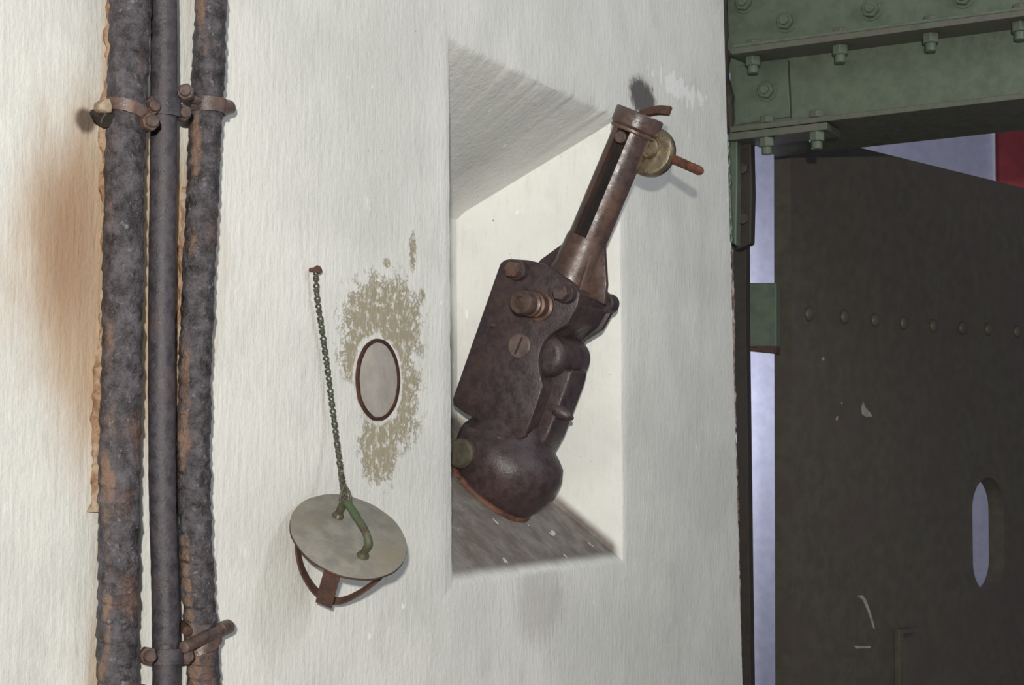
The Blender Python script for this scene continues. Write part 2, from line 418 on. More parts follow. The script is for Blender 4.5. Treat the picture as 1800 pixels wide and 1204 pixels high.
# ------------------------------------------------------------ steel door
DO = onX(1391, 700, 4.05)                       # hinge edge of the leaf
DD = (Vector((FW.x, FW.y, 0)).normalized()*math.cos(math.radians(44)) + Vector((RT0.x, RT0.y, 0))*math.sin(math.radians(44))).normalized()
DN = Vector((DD.y, -DD.x, 0));  DN = DN if DN.dot(CAM-DO) > 0 else -DN
def onD(u, v, off=0.0): return onP(u, v, DO+DN*off, DN)
def da(p): return (p-DO).dot(DD)
def dpt(a, z, off=0.0): return Vector((DO.x, DO.y, 0)) + DD*a + DN*off + Vector((0, 0, z))
def build_door():
    p1 = onD(1480, 257); p2 = onD(1800, 326)
    zt = (p1.z+p2.z)/2
    a0, a1 = 0.0, 1.55
    sc = onD(1738, 940); sca = da(sc); szc = sc.z
    hw = abs(da(onD(1712, 940))-da(onD(1768, 940)))/2; hh = (onD(1738, 838).z-onD(1738, 1040).z)/2
    outer = [(a0, 0.04), (a1, 0.04), (a1, zt), (a0, zt)]
    c = (sca, szc); A = angles(c, [outer], 72)
    def slot(t):
        # stadium outline
        pts = []
        for k in range(40):
            th = 2*math.pi*k/40
            pts.append((sca+hw*math.cos(th), szc+hw*math.sin(th)+(hh-hw)*(1 if math.sin(th) >= 0 else -1)))
        return polyhit(c, t, pts)
    TH = 0.05
    bm = bmesh.new(); loops = []
    for f, off in ((slot, 0), (lambda t: polyhit(c, t, outer), 0), (lambda t: polyhit(c, t, outer), -TH), (slot, -TH)):
        loops.append([bm.verts.new(dpt(*f(t), off)) for t in A])
    n = len(A)
    for i in range(4):
        for k in range(n): bm.faces.new((loops[i][k], loops[i][(k+1) % n], loops[(i+1) % 4][(k+1) % n], loops[(i+1) % 4][k]))
    d = obj('door_1', bm, DOOR); tag(d, 'dark green riveted steel door leaf standing open', 'door', kind='structure')
    # rivets
    rm = bmesh.new(); loft([((0, 0, 0), (0, 0, 1), 0.0185), ((0, 0, 0.003), (0, 0, 1), 0.018), ((0, 0, 0.0075), (0, 0, 1), 0.0145), ((0, 0, 0.0105), (0, 0, 1), 0.008)], 16, rm)
    bmesh.ops.recalc_face_normals(rm, faces=rm.faces)
    me = bpy.data.meshes.new('rivet'); rm.to_mesh(me); rm.free()
    for p in me.polygons: p.use_smooth = True
    for u, v in ((1422, 552), (1484, 557), (1538, 563), (1588, 568), (1640, 573), (1691, 577), (1737, 579), (1787, 583)):
        link('rivet', me, DOOR, d, onD(u, v, 0.0), Zq(DN))
    # raised slot rim on the far side of the slot
    # lock plate low on the leaf
    q0 = onD(1571, 1106); al = da(q0)
    bmk = prism([dpt(al, 0.70, 0.0005), dpt(al+0.021, 0.70, 0.0005), dpt(al+0.021, q0.z-0.014, 0.0005), dpt(al+0.09, q0.z-0.014, 0.0005), dpt(al+0.09, q0.z, 0.0005), dpt(al, q0.z, 0.0005)], DN*0.016, 0.002)
    obj('lock_rail', bmk, DOOR, d)
    # hinge strap to the jamb
    h0 = onX(1309, 497, 3.98); h1 = onX(1368, 608, 3.98)
    hs = obj('hinge_strap', prism([onX(1306, 497, 3.98), onX(1365, 497, 3.98), onX(1365, 609, 3.98), onX(1306, 609, 3.98)], (0.03, 0, 0), 0.002), GREEN, d)
    obj('rusty_edge', prism([onX(1306, 607, 3.985), onX(1365, 609, 3.985), onX(1365, 622, 3.985), onX(1306, 616, 3.985)], (0.03, 0, 0), 0.001), RUST, hs)
    # flakes of paint knocked off the leaf, pale primer showing
    for pts in ([(1517, 706), (1521, 716), (1530, 726), (1533, 732), (1522, 733), (1515, 728), (1514, 716)], [(1478, 708), (1481, 706), (1480, 712)], [(1470, 733), (1473, 731), (1472, 739), (1469, 738)], [(1444, 630), (1448, 627), (1449, 633), (1445, 634)],
                [(1506, 1047), (1516, 1046), (1522, 1054), (1530, 1075), (1538, 1105), (1535, 1105), (1525, 1074), (1516, 1054)], [(1500, 1135), (1530, 1136), (1530, 1139), (1505, 1140)]):
        obj('paint_scar', prism([onD(u, v, 0.0005) for u, v in pts], DN*0.0006), SCAR, d)
    return d
SCAR = simple('bare_primer', (0.30, 0.27, 0.23), 0.8, 0.2)
DOOR1 = build_door()

# ------------------------------------------------------------ steel door frame
XF = 3.62
def P3(u, v, x=XF): return onX(u, v, x)
fr = thing('steel_door_frame', Vector((3.66, -0.05, 0)), 'green bolted steel lintel with jamb and corner bracket beside the dark door', 'door frame')
YR = -1.25       # the lintel runs out of the picture on the right
def lineZ(u, v, x=XF): p = P3(u, v, x); return p
def zat(pa, pb, y): return pa.z + (pb.z-pa.z)*(y-pa.y)/(pb.y-pa.y)
def bar(name, ta, tb, ba, bb, x, depth, mat, bevel=0.0015, yl=None, yr=YR, parent=None):
    """horizontal plate: top edge through pixels ta,tb, bottom edge through ba,bb on plane X=x, running back by depth"""
    Ta, Tb, Ba, Bb = (P3(*q, x) for q in (ta, tb, ba, bb))
    yl = Ta.y if yl is None else yl
    pts = [(x, yl, zat(Ba, Bb, yl)), (x, yr, zat(Ba, Bb, yr)), (x, yr, zat(Ta, Tb, yr)), (x, yl, zat(Ta, Tb, yl))]
    return obj(name, prism(pts, (depth, 0, 0), bevel), mat, parent or fr)
yl = P3(1279, 120).y
bar('upper_web', (1290, -90), (1800, -170), (1290, 124), (1800, 64), XF, 0.02, GREEN, 0.0, yl=P3(1276, 50).y)
bar('lower_web', (1290, 124), (1800, 64), (1290, 232), (1800, 171), XF, 0.02, GREEN, 0.0, yl=P3(1284, 150).y)
XG = XF-0.10
bar('ledge_flange', (1290, 84), (1800, 17), (1290, 95), (1800, 28), XG, 0.11, GREENEDGE, yl=P3(1285, 100, XG).y)
bar('ledge_flange', (1290, 78), (1800, 11), (1290, 84), (1800, 17), XG+0.006, 0.10, GREEN, yl=P3(1287, 100, XG).y)
XS = XF-0.03
bar('bottom_flange', (1290, 222), (1800, 163), (1290, 232), (1800, 173), XS, 0.34, GREENEDGE, yl=P3(1283, 220, XS).y)
bar('bottom_plate', (1290, 233), (1800, 175), (1290, 246), (1800, 188), XS-0.005, 0.10, GREENEDGE, yl=P3(1283, 220, XS).y, yr=P3(1455, 225, XS).y)
# splice plate: proud by a plate thickness, its right edge drawn by a thin dark strip
pts = [P3(1291, 118, XF-0.004), P3(1384, 105, XF-0.004), P3(1389, 205, XF-0.004), P3(1292, 220, XF-0.004)]
obj('splice_plate', prism(pts, (0.006, 0, 0), 0.0012), GREEN, fr)
pts = [P3(1384.5, 106, XF-0.001), P3(1387.5, 106, XF-0.001), P3(1392, 208, XF-0.001), P3(1389, 208, XF-0.001)]
obj('seam', prism(pts, (0.003, 0, 0)), JAMB, fr)
# flaking edge where the jamb meets the plaster
ed = [onX(u, v, 3.60+i*0.012) for i, (u, v) in enumerate(((1287, 438), (1289, 560), (1291, 700), (1295, 850), (1297, 950), (1299, 1060), (1302, 1230)))]
obj('edge_crust', pathtube(ed, 0.004, 8, k=30, rf=lambda s, th, p: 0.0034*(1+1.1*mnoise.noise(p*38)+0.6*mnoise.noise(p*120))), metal('edge_crust', (0.30, 0.22, 0.18), (0.05, 0.028, 0.022), (0.52, 0.46, 0.42), 0.45, 0.7, 60, 0.5, 0.3), fr, 60)
ed = [onX(u, v, XF-0.016) for u, v in ((1280, 246), (1281, 300), (1283, 360), (1285, 425))]
obj('edge_bead', pathtube(ed, 0.006, 8, k=14, rf=lambda s, th, p: 0.0055*(1+0.7*mnoise.noise(p*60))), metal('glossy_green_bead', (0.06, 0.11, 0.07), (0.03, 0.05, 0.03), (0.25, 0.17, 0.11), 0.3, 0.22, 60, 0.4, 0.8), fr, 60)
# rusty seam bead along the wall end
bd = [onX(u, v, XF-0.01) for u, v in ((1271, -20), (1273, 60), (1276, 120), (1281, 180), (1284, 235))]
obj('mastic_bead', pathtube(bd, 0.010, 10, k=10, rf=lambda s, th, p: 0.0105*(1+0.7*mnoise.noise(p*45))), JAMB, fr, 60)
# jamb strip and corner bracket
def vplate(name, le, ri, x, depth, mat, bev=0.001, parent=None):
    pts = [P3(u, v, x) for u, v in le] + [P3(u, v, x) for u, v in ri[::-1]]
    return obj(name, prism(pts, (depth, 0, 0), bev), mat, parent or fr)
vplate('jamb_plate', [(1280, 232), (1290, 600), (1300, 1000), (1312, 1500)], [(1310, 232), (1312, 600), (1317, 1000), (1324, 1500)], XF+0.10, 0.03, JAMB)
br = vplate('corner_bracket', [(1281, 236), (1283, 330), (1285, 425)], [(1296, 244), (1296, 330), (1294, 432)], XF-0.012, 0.03, GREEN, 0.003)
vplate('bracket_leg', [(1294, 246), (1294, 340), (1293, 440)], [(1320, 246), (1322, 340), (1320, 428)], XF+0.03, 0.03, JAMB, 0.004)

def hexbolt_mesh(name, r, h, shank=0.0, sr=0.0, washer=0.0):
    b = bmesh.new(); z = 0.0
    if washer: cyl((0, 0, 0), (0, 0, washer), r*1.22, 20, 0.0006, b); z = washer
    pts = [Vector((r*math.cos(math.pi/3*k+0.3), r*math.sin(math.pi/3*k+0.3), z)) for k in range(6)]
    prism(pts, (0, 0, h), r*0.10, b, 1)
    if shank: cyl((0, 0, z+h-0.001), (0, 0, z+h+shank), sr, 14, sr*0.15, b)
    bmesh.ops.recalc_face_normals(b, faces=b.faces)
    me = bpy.data.meshes.new(name); b.to_mesh(me); b.free(); return me
wb = hexbolt_mesh('web_bolt', 0.0195, 0.014, 0.008, 0.0105, 0.003)
for u, v in ((1309, 6), (1382, 39), (1532, 18), (1694, -4)): link('web_bolt', wb, GREEN, fr, P3(u, v, XF), Zq((-1, 0.0, 0.0)))
link('web_bolt', wb, GREEN, fr, P3(1348, 160, XF-0.004), Zq((-1, 0, 0)))
ub = hexbolt_mesh('hanging_bolt', 0.0185, 0.021, 0.017, 0.012)
ubh = hexbolt_mesh('bolt_head', 0.0175, 0.016)
for u in (1324, 1477, 1636, 1793):
    v = 97-(u-1290)*66/510
    p = P3(u, v+8, XG+0.045); p.z = zat(P3(1290, 95, XG), P3(1800, 28, XG), p.y)
    b = link('hanging_bolt', ub, GREEN, fr, p, Zq((0, 0, -1)))
    p2 = p.copy(); p2.z += 0.020; link('bolt_head', ubh, GREENEDGE, fr, p2)
for u, vb in ((1348, 240), (1436, 229)):
    p = P3(u, vb, XS+0.012)
    p.z = zat(P3(1290, 246, XS-0.005), P3(1800, 188, XS-0.005), p.y); link('hanging_bolt', ub, JAMB, fr, p, Zq((0, 0, -1)))
    p2 = p.copy(); p2.z = zat(P3(1290, 222, XS), P3(1800, 163, XS), p.y); link('bolt_head', ubh, GREEN, fr, p2)
jb = hexbolt_mesh('bracket_bolt', 0.014, 0.012)
for u, v in ((1305, 297), (1306, 385)): link('bracket_bolt', jb, JAMB, fr, P3(u, v, XF+0.03), Zq((-1, -0.3, 0)))

# ------------------------------------------------------------ pipes on the wall
CRUST = metal('mortar_crust', (0.34, 0.24, 0.16), (0.19, 0.105, 0.06), (0.42, 0.36, 0.29), 0.45, 0.85, 70, 0.8, 0.2)
for pts in ([(194, -40), (196, 60), (190, 160), (186, 300), (190, 420), (186, 520), (180, 640), (174, 760), (168, 900)], [(330, 330), (322, 480), (314, 640), (306, 760), (318, 860), (324, 900)]):
    P = [onY(u, v, -0.004) for u, v in pts]
    obj('mortar_crust', pathtube(P, 0.008, 10, k=26, rf=lambda s, th, p: max(0.002, 0.0075*(1+1.2*mnoise.noise(p*28)+0.8*mnoise.noise(p*90+Vector((th, 0, 0)))))), CRUST, WALL, 60)
def cable(name, pts, yo, r, label, cat, mat, lump, pitch, seed):
    P = [onY(u, v, yo) for u, v in pts]
    def rf(s, th, p):
        q = Vector((p.x*1.0+seed, th*0.35*math.cos(th)*0.6, s))
        n1 = mnoise.fractal(Vector((math.cos(th)*0.9+seed*3, math.sin(th)*0.9, s*38)), 0.8, 2.0, 4)
        ph = (s/pitch + th/(2*math.pi)*1.0 + 0.25*mnoise.noise(Vector((s*9, seed, 0)))) % 1.0
        saw = (ph if ph < 0.85 else (1-ph)*5.6) - 0.5
        return r*(1+lump*(0.75*n1+0.75*saw))
    b = pathtube(P, r, 40, k=46 if lump > 0.02 else 20, rf=rf)
    o = obj(name, b, mat, None, 70); tag(o, label, cat, 'pipes and cables running up the stained wall')
    return o
cable('wrapped_cable', [(232, -60), (228, 40), (222, 200), (217, 400), (214, 600), (210, 800), (208, 1000), (206, 1130), (205, 1270)], -0.024, 0.0222,
      'thick tar-wrapped cable, leftmost of the three on the stained wall', 'cable', CABLE, 0.11, 0.021, 1.3)
cable('conduit_pipe', [(287, -60), (288, 100), (287, 300), (284, 500), (284, 700), (286, 900), (290, 1050), (291, 1150), (291, 1270)], -0.030, 0.0150,
      'slim dark steel pipe between two thicker wrapped cables', 'pipe', PIPE, 0.035, 0.018, 5.1)
cable('wrapped_cable', [(371, -60), (369, 60), (362, 200), (355, 360), (349, 500), (342, 680), (340, 820), (344, 960), (351, 1080), (357, 1180), (362, 1270)], -0.025, 0.0192,
      'tar-wrapped cable right of the slim pipe, nearest the hanging lid', 'cable', CABLE, 0.11, 0.017, 9.7)

def lumpy(bm, amp, fq):
    for v in bm.verts: v.co += v.co.normalized()*0 + Vector((mnoise.noise(v.co*fq), mnoise.noise(v.co*fq+Vector((7, 0, 0))), mnoise.noise(v.co*fq+Vector((0, 9, 0)))))*amp
    return bm
def halfband(u, v, yo, r, tilt=0.0, width=0.014, th=0.003):
    c = onY(u, v, yo); pts = []
    for k in range(13):
        a = math.pi*(-0.08 + 1.16*k/12)
        pts.append(c + Vector((-math.cos(a)*r, -math.sin(a)*r, -math.cos(a)*r*tilt)))
    return strap(pts, (0, 0, 1), width, th, k=2)
c1 = thing('pipe_clamp', onY(285, 195, 0), 'rusty clamp with bolts across the three pipes, upper one', 'clamp', 'rusty pipe clamps')
obj('strap', lumpy(halfband(222, 203, -0.024, 0.0255, -0.35), 0.0006, 120), BOLT, c1, 50)
obj('strap', lumpy(halfband(287, 190, -0.030, 0.0185, 0.0, 0.020), 0.0006, 120), PIPE, c1, 50)
obj('strap', lumpy(halfband(364, 188, -0.025, 0.0225, 0.0, 0.017), 0.0006, 120), BOLT, c1, 50)
cb = hexbolt_mesh('clamp_bolt', 0.0105, 0.010, 0.006, 0.007)
for u, v, y, ax, r in ((260, 216, -0.050, (-0.5, -0.9, 0), 0), (316, 200, -0.035, (-0.4, -0.9, 0), 0), (328, 165, -0.034, (-0.9, -0.5, 0.1), 0), (262, 188, -0.03, (-0.4, -0.9, 0), 0)):
    p = onY(u, v, y); link('clamp_bolt', cb, BOLT, c1, p, Zq(ax))
obj('clamp_tail', cyl(onY(316, 166, -0.022), onY(352, 178, -0.030), 0.0055, 12, 0.001), BOLT, c1, 40)
obj('clamp_lug', lumpy(cyl(onY(385, 190, -0.03), onY(403, 189, -0.022), 0.009, 14, 0.002), 0.001, 150), BOLT, c1, 40)
obj('anchor_nut', lumpy(cyl(onY(173, 188, -0.012), onY(188, 186, -0.030), 0.0075, 10, 0.0015), 0.003, 130), CRUST, c1, 40)
obj('anchor_stub', lumpy(cyl(onY(170, 200, 0.0), onY(192, 212, -0.022), 0.010, 10, 0.0015), 0.003, 120), JAMB, c1, 40)
c2 = thing('pipe_clamp', onY(285, 1150, 0), 'rusty clamp with a protruding bolt on the right cable, lower one', 'clamp', 'rusty pipe clamps')
obj('strap', lumpy(halfband(291, 1152, -0.030, 0.0185, 0.0, 0.017), 0.0006, 120), PIPE, c2, 50)
obj('strap', lumpy(halfband(354, 1126, -0.026, 0.0225, 0.45, 0.012), 0.0006, 120), BOLT, c2, 50)
obj('clamp_bar', lumpy(cyl(onY(322, 1138, -0.052), onY(394, 1104, -0.045), 0.0068, 16, 0.001), 0.0008, 120), BOLT, c2, 40)
obj('bar_end', lumpy(cyl(onY(385, 1108, -0.046), onY(402, 1101, -0.040), 0.0085, 14, 0.002), 0.0006, 120), BOLT, c2, 40)
for u, v, y in ((256, 1152, -0.036), (322, 1152, -0.036)): link('clamp_bolt', cb, BOLT, c2, onY(u, v, y), Zq((-0.5, -0.85, 0)))
obj('strap', lumpy(halfband(212, 1212, -0.024, 0.0255, -0.25, 0.016), 0.0006, 120), BOLT, c2, 50)
obj('clamp_stub', lumpy(cyl(onY(322, 1098, -0.01), onY(330, 1110, -0.03), 0.006, 10, 0.001), 0.0015, 120), RUST, c2, 40)

# ------------------------------------------------------------ round plug set into the wall
hc = Vector((2.0625, 0, 1.5545)); HR = 0.0575
pg = thing('wall_plug', hc, 'round pale plug with rusty rim set into the cement-patched wall', 'plug')
b = bmesh.new(); NN = 64
ring = [[] for _ in range(4)]
for k in range(NN):
    t = 2*math.pi*k/NN; d = Vector((math.cos(t), 0, math.sin(t)))
    j = 0.0010*mnoise.noise(Vector((math.cos(t)*3, math.sin(t)*3, 2)))
    for i, (r, y) in enumerate(((HR+j*2, 0.0015), (HR+j, -0.0045), (HR-0.0042+j*2, -0.0045), (HR-0.0046, 0.0015))): ring[i].append(b.verts.new(hc+d*r+Vector((0, y, 0))))
for i in range(4):
    for k in range(NN): b.faces.new((ring[i][k], ring[i][(k+1) % NN], ring[(i+1) % 4][(k+1) % NN], ring[(i+1) % 4][k]))
obj('rim', b, metal('rim_rust', (0.075, 0.028, 0.02), (0.035, 0.018, 0.015), (0.12, 0.05, 0.03), 0.4, 0.7, 120, 0.6, 0.3), pg, 60)
obj('plate', loft([(hc+Vector((0, 0.002, 0)), (0, -1, 0), HR-0.0048), (hc+Vector((0, -0.0022, 0)), (0, -1, 0), HR-0.0048), (hc+Vector((0, -0.0028, 0)), (0, -1, 0), HR-0.008)], 64), PLUG, pg, 30)

# ------------------------------------------------------------ lid hanging on its wire
toC = -ray(613, 942).normalized()
maj = (RT*math.cos(math.radians(21)) - UP*math.sin(math.radians(21)))
prj = (RT*math.sin(math.radians(21)) + UP*math.cos(math.radians(21)))
cs = 0.56
LN = (toC*cs + prj*math.sqrt(1-cs*cs)).normalized()
LM = (maj - LN*maj.dot(LN)).normalized(); LK = LN.cross(LM)
if LK.dot(toC) < 0: LK = -LK
LC = onY(614, 940, -0.074); LR = 0.0775
lid = thing('hanging_cover', LC-LN*0.06, 'grey round lid with bent handle and rusty spring straps hanging on wire', 'cover')
b = loft([(LC-LN*0.004, LN, LR-0.001), (LC-LN*0.003, LN, LR), (LC-LN*0.0006, LN, LR), (LC, LN, LR-0.0012)], 72)
for v in b.verts:
    d = v.co-LC; v.co += LN*0.0014*mnoise.noise(d*25+Vector((3, 3, 3))) + d.normalized()*0.0009*mnoise.noise(d*60)
lo = obj('disc', b, GREY, lid, 40)
b = bmesh.new(); rr = [[], []]
for k in range(72):
    t = 2*math.pi*k/72; d = LM*math.cos(t)+LK*math.sin(t)
    for i, (r, z) in enumerate(((LR+0.0004, -0.0042), (LR+0.0004, -0.0012))):
        q = LC+d*r+LN*z; e = q-LC; rr[i].append(b.verts.new(q + LN*0.0014*mnoise.noise(e*25+Vector((3, 3, 3))) + e.normalized()*0.0009*mnoise.noise(e*60)))
for k in range(72): b.faces.new((rr[0][k], rr[0][(k+1) % 72], rr[1][(k+1) % 72], rr[1][k]))
obj('rusty_edge', b, RUST, lo, 60)
def onL(u, v, h=0.0): return onP(u, v, LC, LN) + LN*h
f1 = onL(594, 907); f2 = onL(638, 977); H = 0.030
d12 = (f2-f1).normalized()
obj('handle', pathtube([f1-LN*0.003, f1+LN*H*0.35, f1+LN*H*0.8+d12*0.002, f1+LN*H*1.02+d12*0.012, f1.lerp(f2, 0.5)+LN*H*1.04, f2+LN*H*1.0-d12*0.012, f2+LN*H*0.75+d12*0.001, f2+LN*H*0.3, f2-LN*0.003], 0.0052, 14, k=8,
    rf=lambda s, th, p: 0.0052*(1+0.12*mnoise.noise(p*140))), HANDLE, lid, 60)
for f in (f1, f2):
    obj('weld', lumpy(loft([(f-LN*0.002, LN, 0.009), (f+LN*0.002, LN, 0.0075), (f+LN*0.006, LN, 0.0055)], 16), 0.0012, 120), HANDLE, lid, 60)
S0 = LC-LN*0.004
obj('spring_strap', strap([S0+LM*-0.060+LK*0.018, S0+LM*-0.058+LK*0.018-LN*0.026, S0+LM*-0.040+LK*0.016-LN*0.066, S0+LM*-0.012+LK*0.014-LN*0.094, S0+LM*0.016+LK*0.012-LN*0.097, S0+LM*0.038+LK*0.012-LN*0.072, S0+LM*0.058+LK*0.012-LN*0.030, S0+LM*0.062+LK*0.012], LK, 0.013, 0.0028), RUST, lid, 50)
obj('spring_strap', strap([S0+LK*0.060, S0+LK*0.064-LN*0.010, S0+LK*0.066+LM*0.002-LN*0.036, S0+LK*0.062+LM*0.004-LN*0.066], LM, 0.022, 0.0032), RUST, lid, 50)

# ------------------------------------------------------------ wire chain and its nail
nl = onY(545, 476, 0)
nail = obj('nail', cyl(nl+Vector((0, 0.01, 0)), nl+Vector((0, -0.014, 0.002)), 0.003, 12, 0.0005, cyl(nl+Vector((0, -0.011, 0)), nl+Vector((-0.001, -0.015, 0.002)), 0.0062, 8, 0.001)), RUST)
tag(nail, 'small rusty nail head at the top of the wire chain', 'nail')
top = nl+Vector((0.0, -0.009, 0)); bot = f1+LN*H*1.0
N = 24
chp = smoothpath([top, onY(557, 520, -0.008), onY(565, 575, -0.008), onY(575, 645, -0.008), onY(584, 715, -0.010), onY(592, 775, -0.018), onY(600, 835, -0.034), bot+Vector((0, 0, 0.004))], 10)
L = [0]
for i in range(1, len(chp)): L.append(L[-1]+(chp[i]-chp[i-1]).length)
def along(s):
    for i in range(1, len(chp)):
        if L[i] >= s: return chp[i-1].lerp(chp[i], (s-L[i-1])/(L[i]-L[i-1]))
    return chp[-1]
seg = L[-1]/N
b = bmesh.new()
for ph in (0, math.pi):
    pathtube([Vector((0.0021*math.cos(ph+t*2.2*math.pi)*(0.6+1.0*math.sin(t*math.pi)), 0.0021*math.sin(ph+t*2.2*math.pi)*(0.6+1.0*math.sin(t*math.pi)), t*seg*1.10-seg*0.05)) for t in [i/10 for i in range(11)]], 0.0013, 6, b, 2)
pathtube([Vector((0.0030*math.cos(t*14), 0.0030*math.sin(t*14), seg*0.10+t*seg*0.14)) for t in [i/12 for i in range(13)]], 0.0013, 6, b, 1)
bmesh.ops.recalc_face_normals(b, faces=b.faces)
cme = bpy.data.meshes.new('chain_link'); b.to_mesh(cme); b.free()
for p in cme.polygons: p.use_smooth = True
ch = thing('wire_chain', bot, 'twisted green-brown wire chain running from the nail to the lid handle', 'chain')
for i in range(N):
    p0, p1 = along(i*seg), along((i+1)*seg)
    q = Zq(p0-p1) @ Matrix.Rotation(i*1.3, 3, 'Z').to_quaternion()
    link('chain_link', cme, WIRE, ch, p1, q)
t0 = bot+LN*0.0
obj('end_loop', pathtube([t0+Vector((0.0, 0, 0.018)), t0+Vector((0.006, -0.004, 0.008)), t0+Vector((0.006, -0.005, -0.004)), t0+Vector((0, -0.002, -0.008)), t0+Vector((-0.005, 0.003, -0.003)), t0+Vector((-0.004, 0.002, 0.008)), t0+Vector((0.0, 0, 0.018))], 0.0017, 8, k=6), WIRE, ch, 60)

# ------------------------------------------------------------ the cast mechanism in the niche
X0 = 2.70
def Q(u, v, x=X0): return onX(u, v, x)
ta, tb = Q(1029, 429), Q(1115, 225)
AX = (tb-ta).normalized(); AX.x = 0; AX.normalize()
TX = Vector((0, AX.z, -AX.y)); TX = -TX if TX.y > 0 else TX       # out of the wall, in the image to the right
def axp(v):      # point of the tube axis at image row v
    k = (v-429)/(225-429); return ta.lerp(tb, k)
XP = 2.64
mech = thing('embrasure_mechanism', Q(850, 845), 'dark brown cast iron mechanism with slotted tube leaning out of the niche', 'mechanism')
PL = [(879, 463), (886, 457), (896, 455), (928, 457), (954, 463), (976, 476), (997, 491), (1012, 505), (1019, 516), (1015, 537), (997, 569), (980, 580), (967, 588), (956, 600), (950, 614), (946, 632), (947, 650), (954, 679), (938, 726), (922, 768), (907, 771), (862, 750), (816, 726), (797, 712), (795, 702)]
obj('side_plate', prism([Q(u, v, XP) for u, v in PL], (0.013, 0, 0), 0.0022), IRON, mech, 30)
obj('side_plate', prism([Q(u, v, XP)+Vector((0.145, 0, 0)) for u, v in PL], (0.013, 0, 0), 0.0022), IRON, mech, 30)
CO = [(888, 470), (930, 464), (975, 486), (1008, 514), (1008, 537), (992, 564), (972, 580), (955, 598), (945, 618), (942, 648), (949, 682), (918, 764), (860, 746), (804, 710)]
obj('core', prism([Q(u, v, XP)+Vector((0.012, 0, 0)) for u, v in CO], (0.135, 0, 0), 0.003), IRON, mech, 30)
dc = Q(972, 626)
obj('drum', loft([(Vector((X0+dx, dc.y, dc.z)), (1, 0, 0), r) for dx, r in ((-0.042, 0.024), (-0.040, 0.032), (-0.035, 0.0365), (-0.027, 0.038), (0.05, 0.038), (0.085, 0.034))], 40), IRON, mech, 50)
# base: ring on the sill, bulb and neck
BC = Q(892, 816); BR = 0.101
nf = Vector((0, -0.926, 1.0)).normalized()
hgt = (BC-Vector((0, 0, NZ0))).dot(nf); fc = BC-nf*hgt; rr_ = math.sqrt(max(0.004, BR*BR-hgt*hgt))
obj('base_ring', loft([(fc-nf*0.004, nf, rr_+0.002), (fc+nf*0.001, nf, rr_+0.007), (fc+nf*0.007, nf, rr_+0.0055), (fc+nf*0.010, nf, rr_)], 56), REDRUST, mech, 35)
rings = []
for d in range(172, 79, -8):
    t = math.radians(d); rings.append((BC+AX*(BR*math.cos(t)), AX, BR*math.sin(t)*(1+0.03*math.sin(2*t))))
c0 = BC+AX*0.018; c1_ = axp(728)
for k_, r_ in ((0.12, 0.0985), (0.26, 0.092), (0.42, 0.081), (0.58, 0.070), (0.75, 0.061), (0.9, 0.056), (1.0, 0.053)): rings.append((c0.lerp(c1_, k_), AX, r_))
for v_, r_ in ((690, 0.050), (640, 0.046)): rings.append((axp(v_), AX, r_))
obj('base_bulb', loft(rings, 48), IRON, mech, 70)
obj('neck_web', prism([Q(u, v, X0-0.01) for u, v in ((945, 640), (1006, 650), (1000, 672), (985, 712), (965, 764), (945, 800), (915, 800))], (0.07, 0, 0), 0.006, seg=3), IRON, mech, 50)
# clamp lug with its olive bolt at the niche edge
obj('lug', prism([Q(u, v, XP-0.02) for u, v in ((812, 745), (880, 765), (884, 790), (868, 800), (835, 790), (800, 800))], (0.07, 0, 0), 0.006), IRON, mech, 40)
lb = Q(806, 797, XP-0.05)
obj('lug_bolt', cyl(lb, lb+Vector((0.05, 0, 0)), 0.026, 28, 0.004), metal('olive_bolt', (0.085, 0.075, 0.05), (0.055, 0.046, 0.034), (0.10, 0.085, 0.06), 0.4, 0.5, 50, 0.3, 0.4), mech, 40)
# spur
s0 = Q(986, 724); obj('spur', loft([(s0-TX*0.01, TX, 0.014), (s0+TX*0.006, TX, 0.013), (s0+TX*0.016-AX*0.001, TX, 0.009), (s0+TX*0.026-AX*0.001, TX, 0.003)], 14), IRON, mech, 60)
# top deck between the plates
obj('top_deck', prism([Q(u, v, XP)+Vector((0.012, 0, 0)) for u, v in ((900, 459), (945, 460), (995, 490), (1016, 514), (1008, 535), (960, 500), (905, 475))], (0.135, 0, 0), 0.004), IRON, mech, 40)
# tube: plain foot, slotted barrel, collar
TR_ = 0.0345
low = Q(1012, 482); 
pa, pb_, pc = axp(500), axp(418), axp(212)
obj('tube_foot', loft([(pa-AX*0.02, AX, 0.046), (pa+AX*0.01, AX, 0.044), (pa+AX*0.03, AX, 0.039), (pb_-AX*0.006, AX, 0.0365), (pb_, AX, 0.0350)], 40), TUBE, mech, 50)
sd = (Vector((-1, 0, 0))*math.cos(math.radians(2)) - TX*math.sin(math.radians(2))).normalized(); se = AX.cross(sd)
def slotted(p0, p1, r, hw, dp):
    prof = []
    a0 = math.asin(hw/r); K = 44
    prof.append((r-dp, -hw)); prof.append((r-dp, hw))
    for k in range(K+1):
        t = a0 + (2*math.pi-2*a0)*k/K; prof.append((r*math.cos(t), r*math.sin(t)))
    return prism([p0+sd*x+se*y for x, y in prof], p1-p0, 0)
obj('slotted_tube', slotted(pb_-AX*0.002, pc, TR_, 0.0125, 0.024), TUBE, mech, 30)
obj('tube_collar', loft([(pc-AX*0.016, AX, 0.040), (pc-AX*0.013, AX, 0.0425), (pc+AX*0.010, AX, 0.0435), (pc+AX*0.013, AX, 0.042)], 44), TUBE, mech, 30)
obj('collar_ring', loft([(pc-AX*0.024, AX, 0.0385), (pc-AX*0.022, AX, 0.0400), (pc-AX*0.018, AX, 0.0400), (pc-AX*0.016, AX, 0.0380)], 44), BRONZE, mech, 30)
